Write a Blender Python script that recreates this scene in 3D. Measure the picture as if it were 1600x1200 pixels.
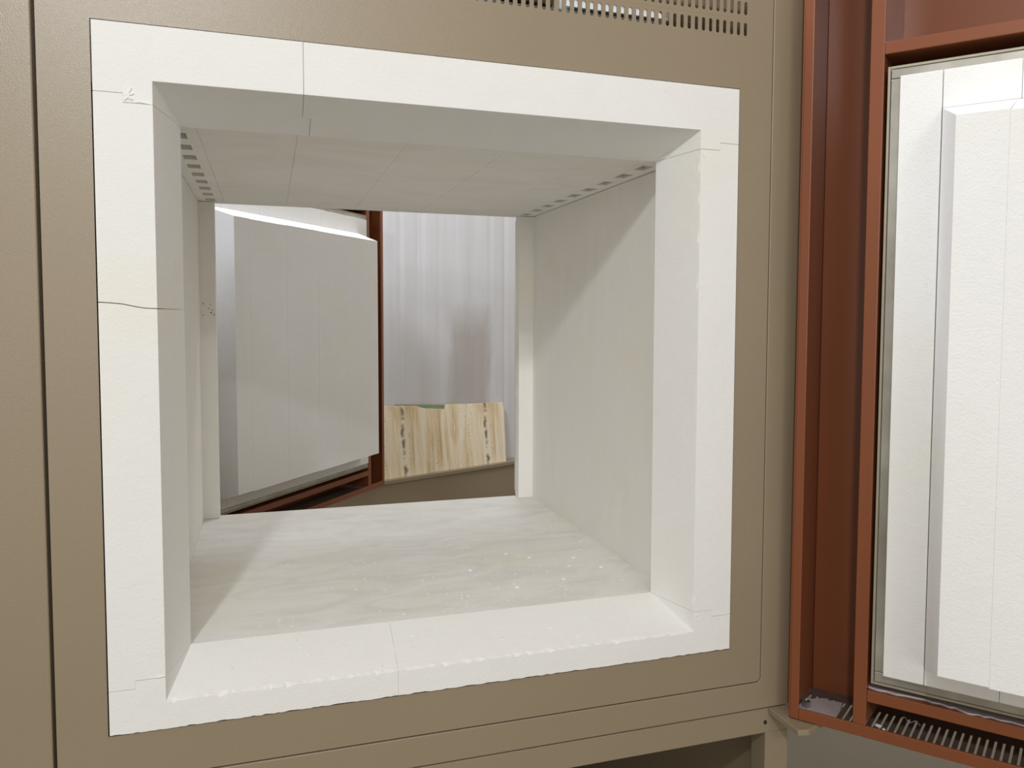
import bpy, bmesh, math, random
from mathutils import Vector, Matrix
random.seed(7)
for o in list(bpy.data.objects):
    bpy.data.objects.remove(o)
scene = bpy.context.scene
COL = scene.collection

# ------------------------------------------------------------------ camera
YAW, PITCH, ROLL = .3312, -.0587, .0054
F = Vector((math.sin(YAW)*math.cos(PITCH), math.cos(YAW)*math.cos(PITCH), math.sin(PITCH)))
r0 = Vector((math.cos(YAW), -math.sin(YAW), 0)); u0 = r0.cross(F)
RR = r0*math.cos(ROLL) + u0*math.sin(ROLL)
UU = -r0*math.sin(ROLL) + u0*math.cos(ROLL)
cam_d = bpy.data.cameras.new('camera'); cam = bpy.data.objects.new('camera', cam_d); COL.objects.link(cam)
cam.matrix_world = Matrix(((RR.x, UU.x, -F.x, .2203), (RR.y, UU.y, -F.y, -1.2839), (RR.z, UU.z, -F.z, .5934), (0, 0, 0, 1)))
cam_d.sensor_width = 36; cam_d.lens = 1295.19/1600*36
cam_d.shift_x = -64.7/1600; cam_d.shift_y = -26/1600
cam_d.clip_start = .02
scene.camera = cam

# ------------------------------------------------------------------ light
world = bpy.data.worlds.new('world'); scene.world = world; world.use_nodes = True
bg = world.node_tree.nodes['Background']
bg.inputs[0].default_value = (1.0, .925, .82, 1); bg.inputs[1].default_value = .56

def area(name, loc, target, size, power, color, shape='DISK', size_y=None):
    l = bpy.data.lights.new(name, 'AREA'); l.shape = shape; l.size = size
    if size_y: l.size_y = size_y
    l.energy = power; l.color = color
    o = bpy.data.objects.new(name, l); COL.objects.link(o); o.location = loc
    o.rotation_euler = (Vector(target)-Vector(loc)).to_track_quat('-Z', 'Y').to_euler()
    return o
area('hall_lamp', (-.340, -2.28, 1.98), (.5, 0, .5), .16, 27, (.955, .985, 1.0))
area('hall_tube_lamp', (.30, -6.2, 3.3), (.4, 0, .6), 1.3, 48, (.97, .99, 1.0), 'RECTANGLE', .2)
area('hall_fill', (-1.5, -8.0, 1.15), (.5, 0, .5), 3.0, 75, (.97, .99, 1.0), 'RECTANGLE', 2.2)  # unseen fill light added behind the camera to brighten chamber and rear jamb
area('rear_lamp', (-.40, .50, 2.95), (.3, 1.6, .5), .6, 66, (.83, .89, 1.0))
area('rear_wall_fill', (1.25, 2.35, 3.0), (1.1, 2.9, .4), .5, 20, (.88, .92, 1.0))  # added fill that evens out the rear door's shadow on the wall

vs = scene.view_settings
vs.view_transform = 'Standard'; vs.look = 'None'; vs.gamma = 1; vs.exposure = 0.0
vs.use_curve_mapping = False

# ------------------------------------------------------------------ materials
class NT:
    def __init__(s, name):
        s.m = bpy.data.materials.new(name); s.m.use_nodes = True
        s.t = s.m.node_tree; s.n = s.t.nodes; s.l = s.t.links
        s.b = s.n['Principled BSDF']
        s.tc = s.n.new('ShaderNodeTexCoord')
    def mapping(s, scale=(1, 1, 1), rot=(0, 0, 0), loc=(0, 0, 0)):
        m = s.n.new('ShaderNodeMapping'); s.l.new(s.tc.outputs['Object'], m.inputs[0])
        m.inputs['Scale'].default_value = scale; m.inputs['Rotation'].default_value = rot; m.inputs['Location'].default_value = loc
        return m.outputs[0]
    def noise(s, vec, scale=5, detail=3, rough=.5, dist=0):
        n = s.n.new('ShaderNodeTexNoise'); s.l.new(vec, n.inputs['Vector'])
        n.inputs['Scale'].default_value = scale; n.inputs['Detail'].default_value = detail
        n.inputs['Roughness'].default_value = rough; n.inputs['Distortion'].default_value = dist
        return n.outputs['Fac']
    def ramp(s, fac, stops):
        r = s.n.new('ShaderNodeValToRGB'); s.l.new(fac, r.inputs[0])
        while len(r.color_ramp.elements) < len(stops): r.color_ramp.elements.new(.5)
        for e, (p, c) in zip(r.color_ramp.elements, stops):
            e.position = p; e.color = (c, c, c, 1) if isinstance(c, (int, float)) else (*c, 1)
        return r.outputs[0]
    def mix(s, fac, a, b, mode='MIX'):
        m = s.n.new('ShaderNodeMix'); m.data_type = 'RGBA'; m.blend_type = mode
        for sock, v in ((m.inputs[0], fac), (m.inputs[6], a), (m.inputs[7], b)):
            if isinstance(v, (int, float)): sock.default_value = v
            elif isinstance(v, tuple): sock.default_value = (*v, 1)
            else: s.l.new(v, sock)
        return m.outputs[2]
    def math(s, op, a, b=None, clamp=False):
        m = s.n.new('ShaderNodeMath'); m.operation = op; m.use_clamp = clamp
        for sock, v in ((m.inputs[0], a), (m.inputs[1], b)):
            if v is None: continue
            if isinstance(v, (int, float)): sock.default_value = v
            else: s.l.new(v, sock)
        return m.outputs[0]
    def sep(s, vec):
        x = s.n.new('ShaderNodeSeparateXYZ'); s.l.new(vec, x.inputs[0]); return x.outputs
    def bump(s, h, strength=.2, dist=.001, prev=None):
        b = s.n.new('ShaderNodeBump'); s.l.new(h, b.inputs['Height'])
        b.inputs['Strength'].default_value = strength; b.inputs['Distance'].default_value = dist
        if prev is not None: s.l.new(prev, b.inputs['Normal'])
        return b.outputs[0]
    def done(s, color, rough=.5, metal=0, normal=None, spec=None):
        for k, v in (('Base Color', color), ('Roughness', rough), ('Metallic', metal), ('Specular IOR Level', spec)):
            if v is None: continue
            if isinstance(v, tuple): s.b.inputs[k].default_value = (*v, 1)
            elif isinstance(v, (int, float)): s.b.inputs[k].default_value = v
            else: s.l.new(v, s.b.inputs[k])
        if normal is not None: s.l.new(normal, s.b.inputs['Normal'])
        return s.m

def mat_paint(name, col, rough=.38, peel=.5, var=.06, spec=.5):
    t = NT(name); v = t.mapping()
    n1 = t.noise(v, 3, 3); c = t.mix(n1, tuple(x*(1-var) for x in col), tuple(min(1, x*(1+var)) for x in col))
    scuff = t.ramp(t.noise(t.mapping((8, 8, 3)), 9, 6, .7, 1.5), [(.68, 0), (.80, 1)])
    c = t.mix(t.math('MULTIPLY', scuff, .12), c, tuple(min(1, x*1.5+.03) for x in col))
    h = t.noise(v, 700, 2, .6)
    h2 = t.noise(v, 30, 2)
    nm = t.bump(h, peel, .0003); nm = t.bump(h2, .05, .002, nm)
    rr = t.math('ADD', t.math('MULTIPLY', n1, .12), rough-.06)
    return t.done(c, rr, 0, nm, spec)

M = {}
M['tan'] = mat_paint('tan_sheet_metal_paint', (.300, .237, .158), .30, .9)
M['red'] = mat_paint('red_oxide_paint', (.222, .067, .026), .30, .12, .08)

def mat_fibre(name, col, stain=0.0, specks=.0, streak=(1, 1, 1), grain=.5, cluster=None):
    t = NT(name); v = t.mapping()
    big = t.noise(v, 4, 4, .6)
    c = t.mix(big, tuple(x*.965 for x in col), col)
    if stain:
        st = t.ramp(t.noise(t.mapping(streak), 3.2, 5, .62, 1.6), [(.42, 0), (.66, 1)])
        c = t.mix(t.math('MULTIPLY', st, stain), c, (col[0]*.74, col[1]*.72, col[2]*.68))
        st2 = t.ramp(t.noise(t.mapping(tuple(x*2.3 for x in streak)), 7, 4, .6), [(.60, 0), (.72, 1)])
        c = t.mix(t.math('MULTIPLY', st2, stain*.6), c, (col[0]*.80, col[1]*.80, col[2]*.79))
    if specks:
        vo = t.n.new('ShaderNodeTexVoronoi'); t.l.new(v, vo.inputs['Vector']); vo.inputs['Scale'].default_value = 26
        d = t.ramp(vo.outputs['Distance'], [(.0, 1), (.055, 0)])
        sel = t.ramp(t.noise(v, 13, 1), [(.60, 0), (.64, 1)])
        c = t.mix(t.math('MULTIPLY', t.math('MULTIPLY', d, sel), specks), c, (.16, .14, .12))
    yl = t.ramp(t.noise(t.mapping((1, 1, 1), (0, 0, 0), (3.3, 1.7, .4)), 5, 2), [(.56, 0), (.72, 1)])
    c = t.mix(t.math('MULTIPLY', yl, .35), c, (col[0]*.97, col[1]*.95, col[2]*.80))
    if cluster:
        vo2 = t.n.new('ShaderNodeTexVoronoi'); t.l.new(v, vo2.inputs['Vector']); vo2.inputs['Scale'].default_value = 130
        dm = t.n.new('ShaderNodeVectorMath'); dm.operation = 'DISTANCE'; t.l.new(v, dm.inputs[0]); dm.inputs[1].default_value = cluster
        near = t.ramp(dm.outputs['Value'], [(.012, 1), (.042, 0)])
        dd = t.ramp(vo2.outputs['Distance'], [(.18, 1), (.36, 0)])
        pick = t.ramp(t.math('ADD', t.noise(v, 60, 1), t.math('MULTIPLY', near, .22)), [(.66, 0), (.70, 1)])
        c = t.mix(t.math('MULTIPLY', t.math('MULTIPLY', dd, pick), t.math('MULTIPLY', near, .9)), c, (.09, .07, .05))
    fine = t.noise(v, 260, 4, .7); mid = t.noise(v, 45, 4, .65)
    nm = t.bump(fine, grain, .0008); nm = t.bump(mid, .16+grain*.12, .0024, nm)
    return t.done(c, .92, 0, nm, .12)
M['fibre'] = mat_fibre('white_ceramic_fibre', (.88, .87, .85), 0.06, .35, (2, 2, 2), .8)
M['fibre_in'] = mat_fibre('dusty_ceramic_fibre', (.93, .91, .87), .20, .5, (1.2, 2, 1.2), .4)  # chamber fibre base is lightened past the front boards to brighten the inside
M['fibre_floor'] = mat_fibre('scuffed_floor_fibre', (.93, .915, .885), .40, .5, (1.6, 3.2, 1), .45)
M['fibre_wall'] = mat_fibre('brushed_wall_fibre', (.93, .91, .87), .08, .4, (4, 4, .8), .4)
M['fibre_jamb'] = mat_fibre('speckled_jamb_fibre', (.93, .91, .86), .10, .8, (2, 2, 2), .5, (.0855, .951, .612))

t = NT('brushed_steel'); v = t.mapping((1.5, 1.5, 1))
n = t.noise(v, 7, 4, .6)
c = t.ramp(n, [(.3, (.36, .335, .285)), (.52, (.47, .45, .40)), (.75, (.62, .60, .55))])
M['steel'] = t.done(c, .36, .7, t.bump(n, .08, .001))
t = NT('tan_trim_metal'); v = t.mapping()
M['trim'] = t.done(t.mix(t.noise(v, 20, 3), (.34, .30, .22), (.47, .43, .33)), .45, .35)
t = NT('galvanised_steel'); v = t.mapping()
M['zinc'] = t.done(t.mix(t.noise(v, 40, 3), (.30, .31, .32), (.55, .56, .57)), .3, .9)
t = NT('dusty_perforated_steel'); v = t.mapping()
M['perf'] = t.done(t.mix(t.noise(v, 30, 4), (.10, .062, .045), (.17, .125, .10)), .5, .2)
t = NT('grey_fibre_paper'); v = t.mapping()
nn = t.noise(v, 70, 5, .65)
M['paper'] = t.done(t.mix(nn, (.40, .345, .35), (.55, .49, .50)), .55, 0, t.bump(nn, .4, .001))
t = NT('grey_hall_floor_paint'); v = t.mapping()
M['floor'] = t.done(t.mix(t.noise(v, 3, 5), (.165, .143, .098), (.21, .186, .136)), .55, 0, t.bump(t.noise(v, 60, 3), .1, .002))
t = NT('green_board_paint'); v = t.mapping()
M['green'] = t.done(t.mix(t.noise(v, 20, 3), (.20, .27, .17), (.26, .33, .22)), .6)
t = NT('grey_duct_metal'); v = t.mapping()
M['duct'] = t.done(t.mix(t.noise(v, 10, 3), (.32, .33, .36), (.42, .43, .46)), .4, .3)
t = NT('dark_hole'); M['dark'] = t.done((.02, .018, .015), .8)

# rear hall wall: pale sheeting, soft-edged brown patch above the board
t = NT('pale_wall_sheeting'); v = t.mapping(); xyz = t.sep(v)
c = t.mix(t.noise(t.mapping((9, 9, .5)), 3, 4, .6), (.62, .62, .635), (.74, .735, .735))
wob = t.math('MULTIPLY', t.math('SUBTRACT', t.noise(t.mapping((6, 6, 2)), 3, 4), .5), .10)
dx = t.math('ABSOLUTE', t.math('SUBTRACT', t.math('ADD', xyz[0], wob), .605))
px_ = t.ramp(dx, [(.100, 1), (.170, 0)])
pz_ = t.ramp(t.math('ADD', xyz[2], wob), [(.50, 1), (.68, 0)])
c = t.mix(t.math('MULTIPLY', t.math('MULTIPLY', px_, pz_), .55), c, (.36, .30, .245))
sp = t.n.new('ShaderNodeTexVoronoi'); t.l.new(v, sp.inputs['Vector']); sp.inputs['Scale'].default_value = 20
spd = t.math('MULTIPLY', t.ramp(sp.outputs['Distance'], [(0, 1), (.06, 0)]), t.ramp(t.noise(t.mapping((3, 3, .6)), 4, 2), [(.6, 0), (.66, 1)]))
c = t.mix(t.math('MULTIPLY', spd, .5), c, (.2, .19, .18))
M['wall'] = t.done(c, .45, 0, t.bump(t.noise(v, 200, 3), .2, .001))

# wood-print laminate board (repeats every 0.56 m as a print does)
t = NT('wood_print_laminate'); v = t.mapping(); xyz = t.sep(v)
u = t.math('MODULO', t.math('ADD', xyz[0], 2.24), .535)
comb = t.n.new('ShaderNodeCombineXYZ'); t.l.new(u, comb.inputs[0]); t.l.new(xyz[2], comb.inputs[2])
mp = t.n.new('ShaderNodeMapping'); t.l.new(comb.outputs[0], mp.inputs[0]); mp.inputs['Scale'].default_value = (14, 1, 1.6)
gr = t.noise(mp.outputs[0], 1.6, 5, .6, .8)
c = t.ramp(gr, [(.30, (.58, .42, .22)), (.42, (.76, .60, .37)), (.54, (.88, .76, .55)), (.70, (.93, .86, .69))])
mp2 = t.n.new('ShaderNodeMapping'); t.l.new(comb.outputs[0], mp2.inputs[0]); mp2.inputs['Scale'].default_value = (10, 1, 8)
burl = t.ramp(t.noise(mp2.outputs[0], 5, 6, .7, 2.5), [(.54, 0), (.70, 1)])
zone = t.ramp(t.noise(mp.outputs[0], .9, 2, .5), [(.46, 0), (.60, 1)])
c = t.mix(t.math('MULTIPLY', t.math('MULTIPLY', burl, zone), .85), c, (.40, .27, .12))
mp3 = t.n.new('ShaderNodeMapping'); t.l.new(comb.outputs[0], mp3.inputs[0]); mp3.inputs['Scale'].default_value = (3, 1, 7)
wob = t.math('MULTIPLY', t.math('SUBTRACT', t.noise(mp3.outputs[0], 2.2, 3, .6), .5), .035)
du = t.math('ABSOLUTE', t.math('SUBTRACT', t.math('ADD', u, wob), .245))
kn = t.math('MULTIPLY', t.ramp(du, [(.002, 1), (.016, 0)]), t.ramp(t.noise(mp3.outputs[0], 1.5, 5, .7), [(.43, 0), (.53, 1)]))
c = t.mix(t.math('MULTIPLY', kn, .92), c, (.12, .065, .03))
M['wood'] = t.done(c, .42)
t = NT('chipboard_edge'); v = t.mapping()
M['chip'] = t.done(t.mix(t.noise(v, 160, 3), (.35, .25, .14), (.52, .40, .25)), .8)

# ------------------------------------------------------------------ mesh helpers
def mesh_obj(name, verts, faces, mat, parent=None, bevel=0, segs=1, world=True, weld=True, smooth=False):
    me = bpy.data.meshes.new(name); me.from_pydata([tuple(v) for v in verts], [], faces)
    bm = bmesh.new(); bm.from_mesh(me)
    if weld: bmesh.ops.remove_doubles(bm, verts=bm.verts, dist=1e-5)
    bmesh.ops.recalc_face_normals(bm, faces=bm.faces); bm.to_mesh(me); bm.free()
    me.materials.append(M[mat])
    if smooth:
        for p in me.polygons: p.use_smooth = True
    o = bpy.data.objects.new(name, me); COL.objects.link(o)
    if parent is not None:
        o.parent = parent
        if world: o.matrix_parent_inverse = Matrix.Translation(parent.location).inverted()
    if bevel:
        b = o.modifiers.new('bevel', 'BEVEL'); b.width = bevel; b.segments = segs
        b.limit_method = 'ANGLE'; b.angle_limit = math.radians(25)
    return o

class MB:
    def __init__(s): s.v = []; s.f = []
    def add(s, verts, faces):
        k = len(s.v); s.v += [tuple(v) for v in verts]; s.f += [tuple(i+k for i in f) for f in faces]; return s
    def box(s, x0, x1, y0, y1, z0, z1):
        return s.add([(x, y, z) for x in (x0, x1) for y in (y0, y1) for z in (z0, z1)],
                     [(0, 1, 3, 2), (4, 6, 7, 5), (0, 4, 5, 1), (2, 3, 7, 6), (0, 2, 6, 4), (1, 5, 7, 3)])
    def loft(s, a, b):
        n = len(a)
        return s.add(list(a)+list(b), [tuple(range(n)), tuple(range(2*n-1, n-1, -1))] + [(i, (i+1) % n, n+(i+1) % n, n+i) for i in range(n)])
    def build(s, name, mat, parent=None, **k): return mesh_obj(name, s.v, s.f, mat, parent, **k)

def box(name, x0, x1, y0, y1, z0, z1, mat, parent=None, **k):
    return MB().box(x0, x1, y0, y1, z0, z1).build(name, mat, parent, **k)

def prism_y(poly, y0, y1):   # poly of (x, z)
    return MB().loft([(x, y0, z) for x, z in poly], [(x, y1, z) for x, z in poly])

def slot_cell(c0, c1, d0, d1, cx, cd, w, l, horizontal=True, seg=4):
    """two n-gons that leave a stadium hole (w wide in c, l long in d) in the cell; returns 2D polys (c, d)"""
    r = w/2; h = l/2-r
    left = [(cx, d0), (cx, cd-h-r)]
    for k in range(1, seg+1):
        a = -math.pi/2-math.pi/2*k/seg; left.append((cx+r*math.cos(a), cd-h+r*math.sin(a)))
    for k in range(0, seg+1):
        a = math.pi-math.pi/2*k/seg; left.append((cx+r*math.cos(a), cd+h+r*math.sin(a)))
    left += [(cx, d1), (c0, d1), (c0, d0)]
    right = [(2*cx-c, d) for c, d in left]
    right[-1] = (c1, d0); right[-2] = (c1, d1)
    return left, right

def root(name, loc, label, cat, group=None):
    o = bpy.data.objects.new(name, None); COL.objects.link(o); o.location = loc
    o['label'] = label; o['category'] = cat
    if group: o['group'] = group
    o.empty_display_size = .05
    return o
def tag(o, label, cat, group=None, kind=None):
    o['label'] = label; o['category'] = cat
    if group: o['group'] = group
    if kind: o['kind'] = kind
    return o

# ------------------------------------------------------------------ the setting
FZ = -.75
fl = box('floor', -6, 7, -6, 8, FZ-.1, FZ, 'floor'); fl['kind'] = 'structure'; fl['label'] = 'olive grey painted hall floor under the kiln'
WA = Vector((.7416, 2.7548, 0)); WD = Vector((.9031, .4294, 0)); WN = Vector((-.4294, .9031, 0))
WANG = math.atan2(WD.y, WD.x)
m = MB(); fr = []; N = 240
for i in range(N+1):
    x = -3.2+6.4*i/N
    ph = (x % .115)/.115
    y = .0035*(1 if .30 < ph < .62 else 0)*(.6+.4*math.sin(x*9)) + .0015*math.sin(x*31)
    fr.append((x, .09+y))
for (a, ya), (b, yb) in zip(fr[:-1], fr[1:]):
    m.add([(a, ya, FZ), (b, yb, FZ), (b, yb, 3.4), (a, ya, 3.4)], [(0, 1, 2, 3)])
m.add([(-3.2, .2, FZ), (3.2, .2, FZ), (3.2, .2, 3.4), (-3.2, .2, 3.4), (-3.2, .09, FZ), (3.2, .09, FZ), (3.2, .09, 3.4), (-3.2, .09, 3.4)],
      [(0, 1, 2, 3), (0, 4, 5, 1), (3, 2, 6, 7), (0, 3, 7, 4), (1, 5, 6, 2)])
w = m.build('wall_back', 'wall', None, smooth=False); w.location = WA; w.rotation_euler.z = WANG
w['kind'] = 'structure'; w['label'] = 'pale streaked sheet wall behind the kiln with a soft brown patch'

# ------------------------------------------------------------------ kiln
KZ = -.1245
kiln = root('kiln', (.5, .55, FZ), 'tan sheet-metal kiln with open white fibre-lined chamber and red steel doors', 'kiln')
H = .9924
XL1, XR1, ZB1, ZT1 = .0736, .9263, .0404, .9173
XL2, XR2, ZB2, ZT2 = .0997, .8886, .0841, .8785
YB = .0953; YD = .9513; YR = 1.10
XLW, XRW = .0607, .9275
TOP = 1.245
g = .0022

# --- front panel with square cut-out and vent slots
X0, X1, Z0 = -.0662, 1.0666, -.0702
m = MB()
def quad(x0, x1, z0, z1): m.add([(x0, 0, z0), (x1, 0, z0), (x1, 0, z1), (x0, 0, z1)], [(0, 1, 2, 3)])
rc = .009
arc = [(X1-rc+rc*math.sin(a), Z0+rc-rc*math.cos(a)) for a in [math.pi/2*k/6 for k in range(7)]]
bp = [(X0, Z0)] + arc + [(X1, -g), (X0, -g)]
m.add([(x, 0, z) for x, z in bp], [tuple(range(len(bp)))])
quad(X0, -g, -g, H+g); quad(1+g, X1, -g, H+g)
pit = .01365; nsl = 74; sx1 = 1.0112+pit/2; sx0 = sx1-nsl*pit
zrow = [1.0962, 1.1318]; zh = .0355/2
quad(X0, X1, H+g, zrow[0]-zh)
quad(X0, sx0, zrow[0]-zh, zrow[-1]+zh); quad(sx1, X1, zrow[0]-zh, zrow[-1]+zh)
quad(X0, X1, zrow[-1]+zh, TOP)
for zc in zrow:
    for k in range(nsl):
        cx = sx1-(k+.5)*pit
        for poly in slot_cell(cx-pit/2, cx+pit/2, zc-zh, zc+zh, cx, zc, .0066, .0225, seg=3):
            m.add([(x, 0, z) for x, z in poly], [tuple(range(len(poly)))])
fp = m.build('front_panel', 'tan', kiln)
bmf = bmesh.new(); bmf.from_mesh(fp.data)
for f in bmf.faces:
    if f.normal.y > 0: f.normal_flip()
bmf.to_mesh(fp.data); bmf.free()
so = fp.modifiers.new('solid', 'SOLIDIFY'); so.thickness = .0022; so.offset = -1
fp['label'] = 'front panel with rows of vent slots'

# --- outer sheet around the panel: right strip and bottom strip in one L
gx, gz = 1.0690, -.0729; XE = 1.132
arc2 = [(gx-rc+(rc)*math.sin(a), gz+rc-(rc)*math.cos(a)) for a in [math.pi/2*k/6 for k in range(7)]]
L = [(-.46, gz)] + arc2 + [(gx, TOP), (XE, TOP), (XE, KZ+.0012), (-.46, KZ+.0012)]
prism_y(L, .0004, .02).build('outer_sheet', 'tan', kiln, bevel=.0016, segs=2)
box('side_panel', -.46, -.0712, .0004, .02, gz+.0025, TOP, 'tan', kiln, bevel=.002, segs=2)
box('inner_sheet', -.075, 1.075, .0205, .022, gz-.003, -.02, 'tan', kiln)
box('inner_sheet', 1.04, 1.075, .0205, .022, -.0195, TOP, 'tan', kiln)
box('inner_sheet', -.10, -.04, .0205, .022, -.0195, TOP, 'tan', kiln)
# --- cabinet shell
m = MB().box(XE-.002, XE, .0201, YR, KZ+.0012, TOP)
m.box(-.46, -.458, .0201, YR, KZ+.0012, TOP)
m.box(-.46, XE, .165, YR, TOP, TOP+.004); m.box(-.46, XE, .0201, .085, TOP, TOP+.004); m.box(-.46, XE, .205, .208, 1.0405, TOP)  # roof slit shaped to let light behind the slots; added sheet reads dark
m.box(-.458, XE-.002, .0201, YR, KZ+.0012, KZ+.004)
m.box(-.458, -.02, YR-.003, YR, KZ+.004, TOP)
m.box(1.0, XE-.002, YR-.003, YR, KZ+.004, TOP)
m.box(-.02, 1.0, YR-.003, YR, KZ+.004, 0.0)
m.box(-.02, 1.0, YR-.003, YR, 0.97, 1.02)
m.build('cabinet_shell', 'tan', kiln)
# things one glimpses through the slots
box('duct', .02, .90, .11, .2, 1.105, 1.1335, 'duct', kiln, bevel=.004)
box('cable_tray', .925, 1.05, .115, .2, 1.1400, 1.165, 'tan', kiln, bevel=.002)
box('cable_tray', .12, .70, .115, .2, 1.1400, 1.155, 'tan', kiln, bevel=.002)
MB().loft([(.72, .112, 1.139), (.72, .165, 1.176), (.72, .2, 1.176), (.72, .2, 1.139)], [(.918, .112, 1.139), (.918, .165, 1.176), (.918, .2, 1.176), (.918, .2, 1.139)]).build('insulation_block', 'fibre', kiln, bevel=.001)
box('insulation_top', -.02, 1.02, .10, 1.02, .935, 1.04, 'fibre', kiln)

# --- base stand
m = MB().box(-.46, XE, .002, .05, -.172, KZ-.0012)
m.build('base_beam', 'tan', kiln, bevel=.0012)
for (a, b) in ((1.083, XE), (-.46, -.41)):
    for (c, d) in ((.002, .05), (1.05, YR)):
        box('leg', a, b, c, d, FZ, -.172, 'tan', kiln, bevel=.0015)
box('base_back_blocker', -.41, 1.083, 1.055, 1.06, FZ, -.172, 'tan', kiln)  # added with the side ones to keep light out under the kiln
box('base_side_blocker', 1.10, 1.104, .05, 1.05, FZ, -.172, 'tan', kiln)
box('base_side_blocker', -.43, -.426, .05, 1.05, FZ, -.172, 'tan', kiln)
box('base_beam', -.46, XE, 1.05, YR, -.172, KZ-.0012, 'tan', kiln)
for a, b in ((1.083, XE), (-.46, -.41)):
    box('base_rail', a, b, .05, 1.05, -.172, KZ-.0012, 'tan', kiln)
m = MB(); n = 12
m.loft([(1.0815+.0035*math.cos(2*math.pi*k/n), .0012, -.1515+.0042*math.sin(2*math.pi*k/n)) for k in range(n)],
       [(1.0815+.0035*math.cos(2*math.pi*k/n), .003, -.1515+.0042*math.sin(2*math.pi*k/n)) for k in range(n)])
m.build('bolt_hole', 'dark', kiln)
# hinge bracket under the front door
br = [(1.0865, .0004), (1.0875, -.090), (1.106, -.095), (1.22, -.045), (1.22, .0004)]
m = MB().loft([(x, y, -.1345) for x, y in br], [(x, y, -.1237) for x, y in br])
m.build('hinge_bracket', 'tan', kiln, bevel=.0012)

# --- white fibre frame boards (front plane y0, bevel to YB)
Y0 = -.003
j = .00025
def board(name, front, back, mat='fibre', clean=None, yb=YB):
    if clean is None:
        mm = MB().loft([(x, Y0, z) for x, z in front], [(x, yb, z) for x, z in back])
    else:   # chipped arris: the ragged outline dies out a few millimetres behind the face
        n = len(front); q = .05
        mid = [(cx+(bx-cx)*q, Y0+(yb-Y0)*q, cz+(bz-cz)*q) for (cx, cz), (bx, bz) in zip(clean, back)]
        vv = [(x, Y0, z) for x, z in front]+mid+[(x, yb, z) for x, z in back]
        ff = [tuple(range(n)), tuple(range(3*n-1, 2*n-1, -1))]
        for a in (0, n):
            ff += [(a+i, a+(i+1) % n, a+n+(i+1) % n, a+n+i) for i in range(n)]
        mm = MB(); mm.add(vv, ff)
    return mm.build(name, mat, kiln, bevel=.0006, segs=2)
JT0, JT1, JB0, JB1 = .8978, .8853, .0634, .0752
SL, SR = .0365, .9637
xs = .2739
def jit(p, q, n, amp):      # ragged edge points from p to q
    out = []
    for k in range(1, n):
        t_ = k/n; out.append((p[0]+(q[0]-p[0])*t_, p[1]+(q[1]-p[1])*t_+random.uniform(-amp, amp)))
    return out
# top, left piece: corner leg with lapped joint, then a joint that steps on the bevel
ym = .052; xm = .0118
def lerp_z(y): return ZT1+(ZT2-ZT1)*(y-Y0)/(YB-Y0)
f = [(0, H), (xs-j, H), (xs-j, ZT1)]
V = []; Fc = []
def top_left():
    zm = lerp_z(ym); a = xs-j; b = xs+xm-j
    v = [(0, Y0, H), (a, Y0, H), (a, Y0, ZT1), (XL1, Y0, ZT1), (XL1, Y0, JT1+j), (SL, Y0, JT1+j), (SL, Y0, JT0+j), (0, Y0, JT0+j),   # 0-7 front
         (a, ym, zm), (b, ym, zm), (b, YB, ZT2), (XL2, YB, ZT2),                                                                # 8-11 bevel
         (a, ym, H), (b, ym, H), (b, YB, H), (0, YB, H), (0, YB, JT0+j), (SL, YB, JT0+j), (SL, YB, JT1+j)]                        # 12-18
    fc = [(0, 1, 2, 3, 4, 5, 6, 7), (2, 8, 9, 10, 11, 3), (3, 11, 4), (1, 12, 8, 2), (12, 13, 9, 8), (13, 14, 10, 9),
          (0, 15, 14, 13, 12, 1), (15, 16, 17, 18, 11, 10, 14), (0, 7, 16, 15), (7, 6, 17, 16), (6, 5, 18, 17), (5, 4, 11, 18)]
    return mesh_obj('frame_board', v, fc, 'fibre', kiln, bevel=.0006, segs=2)
def top_right():
    zm = lerp_z(ym); a = xs+j; b = xs+xm+j
    zm = lerp_z(ym-.0006)
    v = [(a, Y0, H), (1, Y0, H), (1, Y0, JT0+j), (SR, Y0, JT0+j), (SR, Y0, JT1+j), (XR1, Y0, JT1+j), (XR1, Y0, ZT1), (a, Y0, ZT1),
         (a, ym-.0006, zm), (b, ym-.0006, zm), (b, YB, ZT2), (XR2, YB, ZT2),
         (a, ym-.0006, H), (b, ym-.0006, H), (b, YB, H), (1, YB, H), (1, YB, JT0+j), (SR, YB, JT0+j), (SR, YB, JT1+j)]
    fc = [(0, 1, 2, 3, 4, 5, 6, 7), (7, 6, 11, 10, 9, 8), (6, 5, 11), (0, 7, 8, 12), (12, 8, 9, 13), (13, 9, 10, 14),
          (0, 12, 13, 14, 15, 1), (15, 14, 10, 11, 18, 17, 16), (1, 15, 16, 2), (2, 16, 17, 3), (3, 17, 18, 4), (4, 18, 11, 5)]
    return mesh_obj('frame_board', v, fc, 'fibre', kiln, bevel=.0006, segs=2)
top_left(); top_right()
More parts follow.
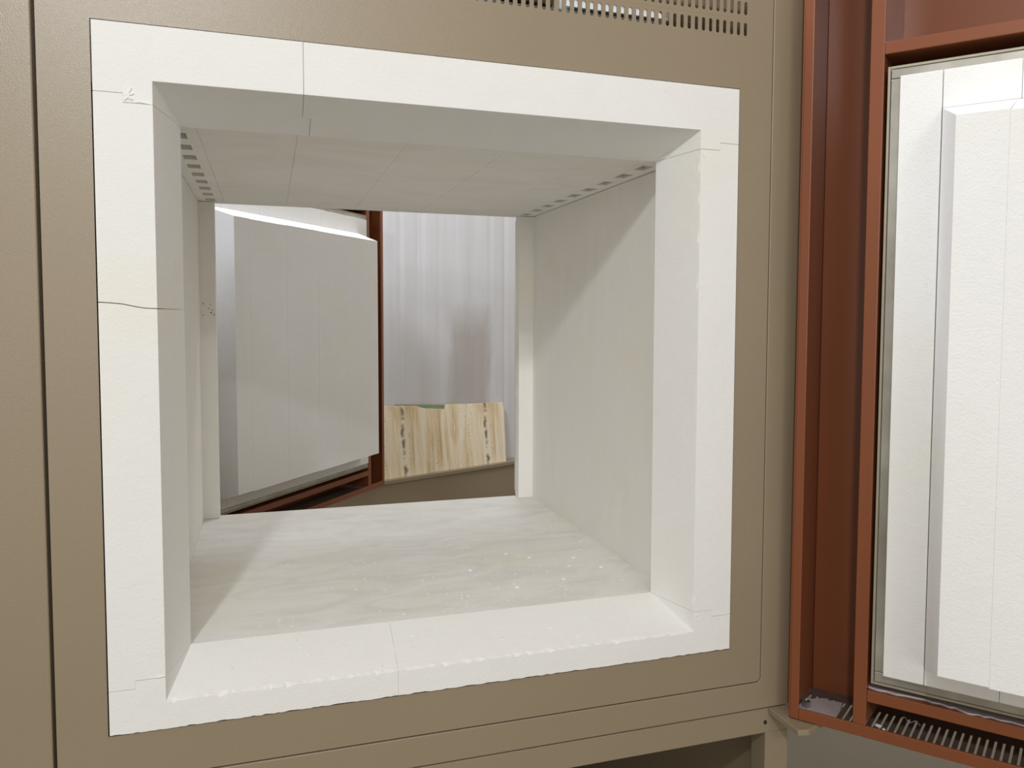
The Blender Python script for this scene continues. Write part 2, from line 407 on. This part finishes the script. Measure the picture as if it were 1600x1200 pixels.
# left, two lengths meeting in a crooked butt joint
crack = [(0, .6121), (.015, .6112), (.030, .6098), (.045, .6065), (.058, .6043), (XL1, .6038)]
gp = .0010
fu = [(0, JT0-j), (SL, JT0-j), (SL, JT1-j), (XL1, JT1-j)] + [(x, z+gp) for x, z in crack[::-1]]
bu = [(0, JT0-j), (SL, JT0-j), (SL, ZT2-j), (XL2, ZT2-j), (XL2, .6038+.0001)] + [(x, z+.0001) for x, z in crack[::-1][1:]]
board('frame_board', fu, bu)
fl_ = [(x, z-.0) for x, z in crack] + [(XL1, JB1+j), (SL-.002, JB1+j), (SL-.002, JB0+j), (0, JB0+j)]
bl_ = [(x, z) for x, z in crack[:-1]] + [(XL2, .6038), (XL2, ZB2+j), (SL-.002, JB1+j), (SL-.002, JB0+j), (0, JB0+j)]
board('frame_board', fl_, bl_)
# right
frt = [(1, JT0-j), (SR, JT0-j), (SR, JT1-j), (XR1, JT1-j), (XR1, JB1+j), (SR-.002, JB1+j), (SR-.002, JB0+j), (1, JB0+j)]
brt = [(1, JT0-j), (SR, JT0-j), (SR, ZT2-j), (XR2, ZT2-j), (XR2, ZB2+j), (SR-.002, JB1+j), (SR-.002, JB0+j), (1, JB0+j)]
nr = 60; fr2 = frt[:4]; cr2 = frt[:4]; br2 = brt[:4]
for k in range(1, nr):
    z = JT1-j+(JB1+j-JT1+j)*k/nr; zb_ = ZT2-j+(ZB2+j-ZT2+j)*k/nr
    fr2.append((XR1+max(0, random.uniform(-.0006, .0007))+(.0022 if random.random() < .10 else 0), z)); cr2.append((XR1, z)); br2.append((XR2, zb_))
board('frame_board', fr2+frt[4:], br2+brt[4:], clean=cr2+frt[4:])
# bottom: two lengths, chipped front arris
xq = .406
def bot(x0, x1, lo, ro):
    ft = []; bk = []; cl = []
    # lower edge from left to right (slightly rough), then up
    n = 70
    for k in range(n+1):
        x = x0+(x1-x0)*k/n
        ft.append((x, random.uniform(-.0009, .0007) if 0 < k < n else 0)); bk.append((x, 0)); cl.append((x, 0))
    if ro: # right end is a corner leg
        ft += [(1, JB0-j), (SR-.002, JB0-j), (SR-.002, JB1-j), (XR1, JB1-j)]; cl += ft[-4:]; bk += [(1, JB0-j), (SR-.002, JB0-j), (SR-.002, JB1-j), (XR2, ZB2)]
        e1 = XR1
    else:
        e1 = x1
    e0 = XL1 if lo else x0
    for k in range(n+1):
        x = e1+(e0-e1)*k/n
        dz = (random.uniform(-.0016, .0006)-(.0028 if random.random() < .12 else 0)) if 0 < k < n else 0
        ft.append((x, ZB1+dz)); cl.append((x, ZB1))
        xb = x
        if ro: xb = XR2+(x-XR1)*(XR2-e0)/(XR1-e0)
        if lo: xb = XL2+(x-XL1)*(e1-XL2)/(e1-XL1)
        bk.append((xb, ZB2))
    if lo:
        ft += [(XL1, JB1-j), (SL-.002, JB1-j), (SL-.002, JB0-j), (0, JB0-j)]; cl += ft[-4:]; bk += [(XL2, ZB2), (SL-.002, JB1-j), (SL-.002, JB0-j), (0, JB0-j)]
    board('frame_board', ft, bk, clean=cl)
bot(0, xq-.00007, True, False); bot(xq+.00007, 1, False, True)

# torn fibres at the upper left joint
def flake(pts, h=.0016):
    cx = sum(p[0] for p in pts)/len(pts); cz = sum(p[1] for p in pts)/len(pts)
    MB().loft([(x, Y0+.0003, z) for x, z in pts], [(cx+(x-cx)*.75, Y0-h, cz+(z-cz)*.75) for x, z in pts]).build('torn_fibre', 'fibre', kiln)
flake([(.0378, .8862), (.0385, .8965), (.0440, .9030), (.0475, .9082), (.0485, .9070), (.0445, .8985), (.0520, .8990), (.0515, .8975), (.0445, .8945), (.0500, .8890), (.0490, .8872), (.0425, .8900)])
flake([(.0515, .8862), (.0560, .8872), (.0640, .8855), (.0730, .8846), (.0735, .8862), (.0650, .8880), (.0560, .8886)], .001)
flake([(.0575, .0765), (.0640, .0775), (.0732, .0790), (.0735, .0765)], .001)
flake([(.9290, .0700), (.9330, .0712), (.9345, .0690), (.9310, .0668)], .0014)
flake([(.9280, .8800), (.9310, .8790), (.9350, .8740), (.9325, .8700), (.9290, .8740)], .0012)

# --- chamber lining
E_ = .00015
def slab(name, x0, x1, y0, y1, z0, z1, mat): return box(name, x0, x1, y0, y1, z0, z1, mat, kiln, bevel=.0003)
YC = .985
cx_ = [.121, .2682, .4400, .6100, .7775, .8782]
for a, b in zip(cx_[:-1], cx_[1:]):
    slab('ceiling_board', a+E_, b-E_, YB+.0003, YC, ZT2+random.uniform(0, .0002), ZT2+.05, 'fibre_in')
# vented strips: nine square holes each
def vent_strip(x0, x1, hx):
    m = MB(); ys = [.1574-.0945/2+.0945*k for k in range(10)]; hw, hd = .0115, .0225
    def q(xa, xb, ya, yb, z): m.add([(xa, ya, z), (xb, ya, z), (xb, yb, z), (xa, yb, z)], [(0, 1, 2, 3)])
    q(x0, x1, YB+.0003, ys[0], ZT2); q(x0, x1, ys[-1], YC, ZT2)
    for a, b in zip(ys[:-1], ys[1:]):
        c = (a+b)/2+.006
        q(x0, x1, a, c-hd, ZT2); q(x0, x1, c+hd, b, ZT2); q(x0, hx-hw, c-hd, c+hd, ZT2); q(hx+hw, x1, c-hd, c+hd, ZT2)
        zt = ZT2+.047
        for (p, r_) in (((hx-hw, c-hd), (hx+hw, c-hd)), ((hx+hw, c-hd), (hx+hw, c+hd)), ((hx+hw, c+hd), (hx-hw, c+hd)), ((hx-hw, c+hd), (hx-hw, c-hd))):
            m.add([(*p, ZT2), (*r_, ZT2), (*r_, zt), (*p, zt)], [(0, 1, 2, 3)])
        q(hx-hw, hx+hw, c-hd, c+hd, zt)
    zt = ZT2+.05
    m.add([(x0, YB+.0003, ZT2), (x1, YB+.0003, ZT2), (x1, YC, ZT2), (x0, YC, ZT2), (x0, YB+.0003, zt), (x1, YB+.0003, zt), (x1, YC, zt), (x0, YC, zt)],
          [(0, 1, 5, 4), (1, 2, 6, 5), (2, 3, 7, 6), (3, 0, 4, 7), (4, 5, 6, 7)])
    o = m.build('vent_strip', 'fibre_in', kiln); o['label'] = 'ceiling strip pierced by nine square holes'
vent_strip(XLW-.03, .121-E_, .091); vent_strip(.8782+E_, XRW+.03, .896)
for a, b in ((YB+.0003, .545), (.545, YD)):
    slab('wall_board', XRW, XRW+.045, a+E_, b-E_, ZB2-.03, ZT2-.0012, 'fibre_wall')
    slab('wall_board', XLW-.045, XLW, a+E_, b-E_, ZB2-.03, ZT2-.0012, 'fibre_wall')
for a, b in ((YB+.0003, .5290), (.5290, YC)):
    slab('floor_board', XLW+E_, XRW-E_, a+E_, b-E_, ZB2-.05, ZB2-.0004, 'fibre_floor')
# rear frame: straight reveal then flaring seat for the rear door
XLO, XRO = .0975, .8862
YV = YD+.030
def rear_jamb(xa, xb, xflare):
    poly = [(xa, YD), (xb, YD), (xb, YV), (xflare, YR-.004), (xa, YR-.004)]
    m = MB().loft([(x, y, ZB2+.0002 if y < YC else ZB2) for x, y in poly], [(x, y, ZT2-.0012) for x, y in poly])
    m.build('jamb_board', 'fibre_jamb', kiln, bevel=.0003)
rear_jamb(XRW+.044, XRO, XRO+.03); rear_jamb(XLW-.044, XLO, XLO-.03)
m = MB().loft([(x, YC+E_, ZT2) for x in ()], []) if False else MB()
m.loft([(0, YC+E_, ZT2), (0, YR-.004, ZT2+.035), (0, YR-.004, .97), (0, YC+E_, .97)], [(1, YC+E_, ZT2), (1, YR-.004, ZT2+.035), (1, YR-.004, .97), (1, YC+E_, .97)])
m.build('lintel_board', 'fibre_jamb', kiln)
m = MB().loft([(0, YC+E_, ZB2), (0, YR-.004, ZB2-.035), (0, YR-.004, 0), (0, YC+E_, 0)], [(1, YC+E_, ZB2), (1, YR-.004, ZB2-.035), (1, YR-.004, 0), (1, YC+E_, 0)])
m.build('sill_board', 'fibre_jamb', kiln)

# ------------------------------------------------------------------ doors (local: x along the leaf, y away from the plug side)
DL, DZ0, DD = 1.35, -.1217, .14
UP0, UP1 = .112, .1342
def make_door(DZ1):
    m = MB()
    m.box(.003, DL-.003, DD, DD+.003, DZ0, DZ1)
    m.box(0, .003, 0, DD+.003, DZ0, DZ1); m.box(DL-.003, DL, 0, DD+.003, DZ0, DZ1)
    m.box(.003, DL-.003, .0, DD, DZ1-.003, DZ1)
    d = m.build('door', 'red', kiln, world=False, bevel=.0008)
    def sub(name, b, mat, bevel=.0008, segs=1): return b.build(name, mat, d, world=False, bevel=bevel, segs=segs)
    sub('frame_bar', MB().box(.003, .0187, -.001, .004, DZ0+.0005, DZ1-.003), 'red', .0012, 2)
    sub('frame_bar', MB().box(DL-.0187, DL-.003, -.001, .004, DZ0+.0005, DZ1-.003), 'red', .0012, 2)
    sub('frame_bar', MB().box(.0189, DL-.0189, -.001, .004, DZ0, -.1012), 'red', .0012, 2)
    sub('frame_bar', MB().box(.0189, DL-.0189, -.001, .004, DZ1-.022, DZ1-.003), 'red', .0012, 2)
    for a, b in ((UP0, UP1), (DL-UP1, DL-UP0)):
        sub('upright', MB().box(a, b, -.001, DD-.001, -.1010, DZ1-.0225), 'red', .0014, 2)
    sub('crossbar', MB().box(UP1+.0002, DL-UP1-.0002, -.001, DD-.001, 1.0271, 1.0474), 'red', .0012, 2)
    sub('crossbar', MB().box(UP1+.0002, DL-UP1-.0002, -.001, DD-.001, -.0578, -.0379), 'red', .0012, 2)
    # perforated bottom plate
    m = MB(); zp = DZ0+.002; p = .0125; k0 = .0040; nk = 107
    ya, yb = .0045, DD-.0005
    for k in range(nk):
        c = k0+p*(k+.5)
        for poly in slot_cell(c-p/2, c+p/2, ya, yb, c, .066, .0042, .085, seg=2):
            m.add([(x, y, zp) for x, y in poly], [tuple(range(len(poly)))])
    o = sub('perforated_plate', m, 'perf', 0)
    s_ = o.modifiers.new('solid', 'SOLIDIFY'); s_.thickness = .0015; s_.offset = 0
    # floating fibre module: trim, steel edging, boards, tapered plug
    ta, tb, tz0, tz1 = .1405, DL-.1405, -.0235, 1.0055
    w = .0045
    sub('trim_strip', MB().box(ta, ta+w, -.003, .10, tz0, tz1), 'trim')
    sub('trim_strip', MB().box(tb-w, tb, -.003, .10, tz0, tz1), 'trim')
    sub('trim_strip', MB().box(ta+w, tb-w, -.003, .10, tz0, tz0+w), 'trim')
    sub('trim_strip', MB().box(ta+w, tb-w, -.003, .10, tz1-w, tz1), 'trim')
    a, b = .1463, DL-.1463; s0, s1 = .1628, DL-.1628; z0, z1 = .0002, .9845
    sub('steel_strip', MB().box(a, b, -.004, .02, z1+.0006, tz1-w-.0012), 'steel', .001, 2)
    sub('steel_strip', MB().box(a, b, -.004, .02, tz0+w+.0012, z0-.0006), 'steel', .001, 2)
    sub('steel_strip', MB().box(a, s0-.0006, -.004, .02, z0, z1), 'steel', .001, 2)
    sub('steel_strip', MB().box(s1+.0006, b, -.004, .02, z0, z1), 'steel', .001, 2)
    jx = .2262
    sub('fibre_board', MB().box(s0, jx-.0008, -.018, .09, z0, z1), 'fibre', .0012, 2)
    sub('fibre_board', MB().box(DL-jx+.0008, s1, -.018, .09, z0, z1), 'fibre', .0012, 2)
    pz0, pz1 = .030, .925
    fx0, fx1, fz0, fz1, fy = .2605, DL-.2605, .0615, .8885, -.122
    cuts = [jx, .3345, .5150, .6900, .8650, 1.0300, DL-jx]
    fcut = [fx0, .3295, .5120, .6880, .8630, 1.0260, fx1]
    for i in range(6):
        x0, x1 = cuts[i]+.0003, cuts[i+1]-.0003
        sub('fibre_board', MB().box(x0, x1, -.018, .09, z0, pz0-.0001), 'fibre', .001)
        sub('fibre_board', MB().box(x0, x1, -.018, .09, pz1+.0001, z1), 'fibre', .001)
        q0, q1 = fcut[i]+.00006, fcut[i+1]-.00006
        dz = random.uniform(-.0010, .0010); dy = random.uniform(-.0002, .0002)
        bx0, bx1 = (x0 if i == 0 else q0), (x1 if i == 5 else q1)
        pb = MB().loft([(bx0, -.0178, pz0), (bx1, -.0178, pz0), (bx1, -.0178, pz1), (bx0, -.0178, pz1)],
                       [(q0, fy+dy, fz0+dz), (q1, fy+dy, fz0+dz), (q1, fy+dy, fz1+dz), (q0, fy+dy, fz1+dz)])
        sub('plug_board', pb, 'fibre', .0003, 1)
    m = MB(); n = 14
    ringp = lambda r, z: [(DL-.045+r*math.cos(2*math.pi*k/n), .05+r*math.sin(2*math.pi*k/n), z) for k in range(n)]
    m.loft(ringp(.030, DZ0-.0005), ringp(.030, DZ0-.006)); m.loft(ringp(.012, DZ0-.006), ringp(.012, DZ0-.020))
    sub('latch_foot', m, 'zinc', .001)
    sub('module_back', MB().box(ta+w, tb-w, .0905, .0995, tz0+w, tz1-w), 'steel', 0)
    return d
def place(d, loc, deg):
    d.location = loc; d.rotation_euler.z = math.radians(deg)
    d.matrix_parent_inverse = Matrix.Translation(kiln.location).inverted()
front = make_door(1.36); place(front, (1.098, -.045, 0), -52.5)
front['label'] = 'red steel front door swung open with white fibre plug'
rear = make_door(1.12); place(rear, (-.124, 1.197, 0), 53.3)
rear['label'] = 'red steel rear door standing open behind the chamber'

def door_pt(x, y, z, org=(1.098, -.045), deg=-52.5):
    a = math.radians(deg); return Vector((org[0]+x*math.cos(a)-y*math.sin(a), org[1]+x*math.sin(a)+y*math.cos(a), z))

# ------------------------------------------------------------------ loose things on the front door
def door_thing(o):
    o.location = (1.098, -.045, 0); o.rotation_euler.z = math.radians(-52.5)
PZ = DZ0+.002+.0009
# torn sheet lying on the perforated plate
pl = [(.0050, .006), (.0755, .006), (.0735, .070), (.069, .1035), (.060, .099), (.054, .1045), (.047, .098), (.041, .104), (.032, .1005), (.024, .092), (.016, .087), (.008, .088), (.005, .06)]
m = MB().loft([(x, y, PZ) for x, y in pl], [(x, y, PZ+.0012) for x, y in pl])
o = m.build('torn_sheet', 'paper'); door_thing(o); tag(o, 'torn lavender-grey sheet lying in the bottom left corner of the front door', 'sheet')
# hex nut
m = MB(); R_, r_ = .0085, .0048; ring = lambda rad, n, z, ph=0: [(rad*math.cos(ph+2*math.pi*k/n), rad*math.sin(ph+2*math.pi*k/n), z) for k in range(n)]
n = 24
def hexring(z, s=1):
    out = []
    for k in range(n):
        a = 2*math.pi*k/n; aa = (a % (math.pi/3))-math.pi/6; rr = R_*math.cos(math.pi/6)/math.cos(aa)*s; out.append((rr*math.cos(a), rr*math.sin(a), z))
    return out
rings = [ring(r_, n, 0), hexring(0, .95), hexring(.0008), hexring(.0098), hexring(.0106, .93), ring(r_*1.12, n, .0106), ring(r_, n, .0098)]
vv = [p for rg in rings for p in rg]; ff = []
for i in range(len(rings)):
    i2 = (i+1) % len(rings)
    for k in range(n): ff.append((i*n+k, i*n+(k+1) % n, i2*n+(k+1) % n, i2*n+k))
o = mesh_obj('hex_nut', vv, ff, 'zinc'); p = door_pt(.0175, .050, PZ+.0013); o.location = p
tag(o, 'loose zinc hex nut sitting on the torn grey sheet', 'nut')
# frayed strip along the lower crossbar
up = [(.1345, .010), (.150, .006), (.165, .0085), (.180, .006), (.195, .010), (.210, .011), (.222, .013), (.236, .009), (.248, .011), (.262, .006), (.270, .009), (.279, .004), (.289, -.0005), (.296, -.0002), (.305, .004), (.313, .001), (.322, .006), (.336, .003), (.35, .006), (.37, .003), (.40, .005), (.44, .004)]
bk = [(x, .024) for x, y in up[::-1]]
pl = up+bk; zt_ = -.0379+.0004
m = MB().loft([(x, y, zt_) for x, y in pl], [(x, y+(.0008 if y < .02 else 0), zt_+.0025) for x, y in pl])
o = m.build('frayed_strip', 'paper'); door_thing(o); tag(o, 'frayed grey gasket strip along the lower crossbar of the front door', 'strip')
# fibre crumbs in the door tray
def crumb(name, loc, r, label, sx=1.0, group=None, seed=0):
    bm = bmesh.new(); bmesh.ops.create_icosphere(bm, subdivisions=2, radius=r); rd = random.Random(seed)
    for v_ in bm.verts: v_.co *= rd.uniform(.7, 1.15); v_.co.x *= sx; v_.co.z *= .6
    me = bpy.data.meshes.new(name); bm.to_mesh(me); bm.free(); me.materials.append(M['fibre'])
    o = bpy.data.objects.new(name, me); COL.objects.link(o); o.location = loc; o.rotation_euler.z = -.9
    zmin = min(v_.co.z for v_ in me.vertices); o.location.z -= zmin
    return tag(o, label, 'crumb', group)
crumb('fibre_crumb', door_pt(.1385+.006, .046, PZ), .0042, 'white fibre crumb at the left end of the front door vent slots', 1.5, None, 3)
crumb('fibre_crumb', door_pt(.1555, .038, PZ), .0036, 'smaller white fibre crumb right of the other in the door tray', .8, None, 5)
# little thread of fibre
bm = bmesh.new(); prev = None; pts = []
for k in range(15):
    t_ = k/14; pts.append(Vector((.172+.034*t_, .098+.008*math.sin(t_*11), PZ+.0012+.001*math.sin(t_*7))))
m = MB()
for a, b in zip(pts[:-1], pts[1:]):
    d = (b-a).normalized(); s_ = Vector((-d.y, d.x, 0))*.0011; u_ = Vector((0, 0, .0011))
    m.loft([a+s_, a+u_, a-s_, a-u_], [b+s_, b+u_, b-s_, b-u_])
o = m.build('fibre_thread', 'fibre'); door_thing(o); tag(o, 'curly white fibre thread lying in the front door tray', 'thread')

# ------------------------------------------------------------------ crumbs on the chamber floor (too many to count)
m = MB(); rd = random.Random(11)
def bit(x, y, z, s, lx):
    a = rd.uniform(0, 3.14); c_, s2 = math.cos(a), math.sin(a)
    pts = []
    for (px, py) in ((-lx, -.6), (lx*.8, -.8), (lx, .5), (-lx*.7, .8)):
        px += rd.uniform(-.2, .2); pts.append((x+s*(px*c_-py*s2), y+s*(px*s2+py*c_)))
    m.loft([(p_[0], p_[1], z-.0004) for p_ in pts], [(x+(p_[0]-x)*.6, y+(p_[1]-y)*.6, z+s*.8) for p_ in pts])
for k in range(210):
    x = rd.betavariate(1.5, 1.1)*.82+.085; y = .11+.83*rd.random()**1.3
    bit(x, y, ZB2, rd.choice((.0006, .0008, .001, .0013)), rd.uniform(.8, 1.8))
for (x, y) in ((.86, .27), (.80, .30), (.83, .35), (.76, .22), (.70, .42), (.60, .33), (.74, .38), (.66, .2)):
    bit(x, y, ZB2, .0023, 2.2)
for k in range(26):
    x = rd.uniform(.14, .86); t_ = rd.uniform(.1, .9); bit(x, Y0+(YB-Y0)*t_, ZB1+(ZB2-ZB1)*t_, rd.choice((.0012, .0016, .0022)), rd.uniform(.8, 1.6))
o = m.build('fibre_crumbs', 'fibre'); tag(o, 'tiny white fibre crumbs scattered over the chamber floor', 'crumbs', None, 'stuff')

# ------------------------------------------------------------------ behind the kiln: low cabinet with boards leaning on the wall
lc = root('low_cabinet', WA+WD*.5+Vector((0, 0, FZ)), 'low tan sheet-metal cabinet against the pale rear wall', 'cabinet')
lc.rotation_euler.z = WANG
def lpart(name, b, mat, bevel=.001):
    o = b.build(name, mat, lc, world=False, bevel=bevel); return o
# local coordinates: x along wall (0 at u=.5), y away, z from floor
lpart('body', MB().box(-2.0, 1.6, .012, .085, 0, .53), 'tan')
lpart('top_ledge', MB().box(-2.01, 1.61, 0, .085, .53, .55), 'tan', .002)

def wall_frame(o, u=0): o.location = WA+Vector((0, 0, 0)); o.rotation_euler.z = WANG
lean = math.tan(math.radians(6))
zb = -.2
out = [(-.30, zb), (.809, zb), (.8175, .085), (.812, .126), (.70, .131), (.588, .133), (.419, .141), (.417, .117), (.30, .128), (.262, .136), (.235, .146), (.045, .158), (-.30, .172)]
def yof(z, y0): return y0+(z-zb)*lean
m = MB().loft([(x, yof(z, .024), z) for x, z in out], [(x, yof(z, .024)+.014, z) for x, z in out])
o = m.build('wooden_board', 'wood', None, bevel=.001); wall_frame(o)
tag(o, 'pale wood-grain board with dark knots leaning on the rear wall', 'board')
o = MB().loft([(x, yof(z, .0392), z) for x, z in ((.10, zb), (.52, zb), (.50, .132), (.12, .160))],
              [(x, yof(z, .0392)+.004, z) for x, z in ((.10, zb), (.52, zb), (.50, .132), (.12, .160))]).build('green_board', 'green')
wall_frame(o); tag(o, 'thin green board showing through the notch above the wood-grain board', 'board')
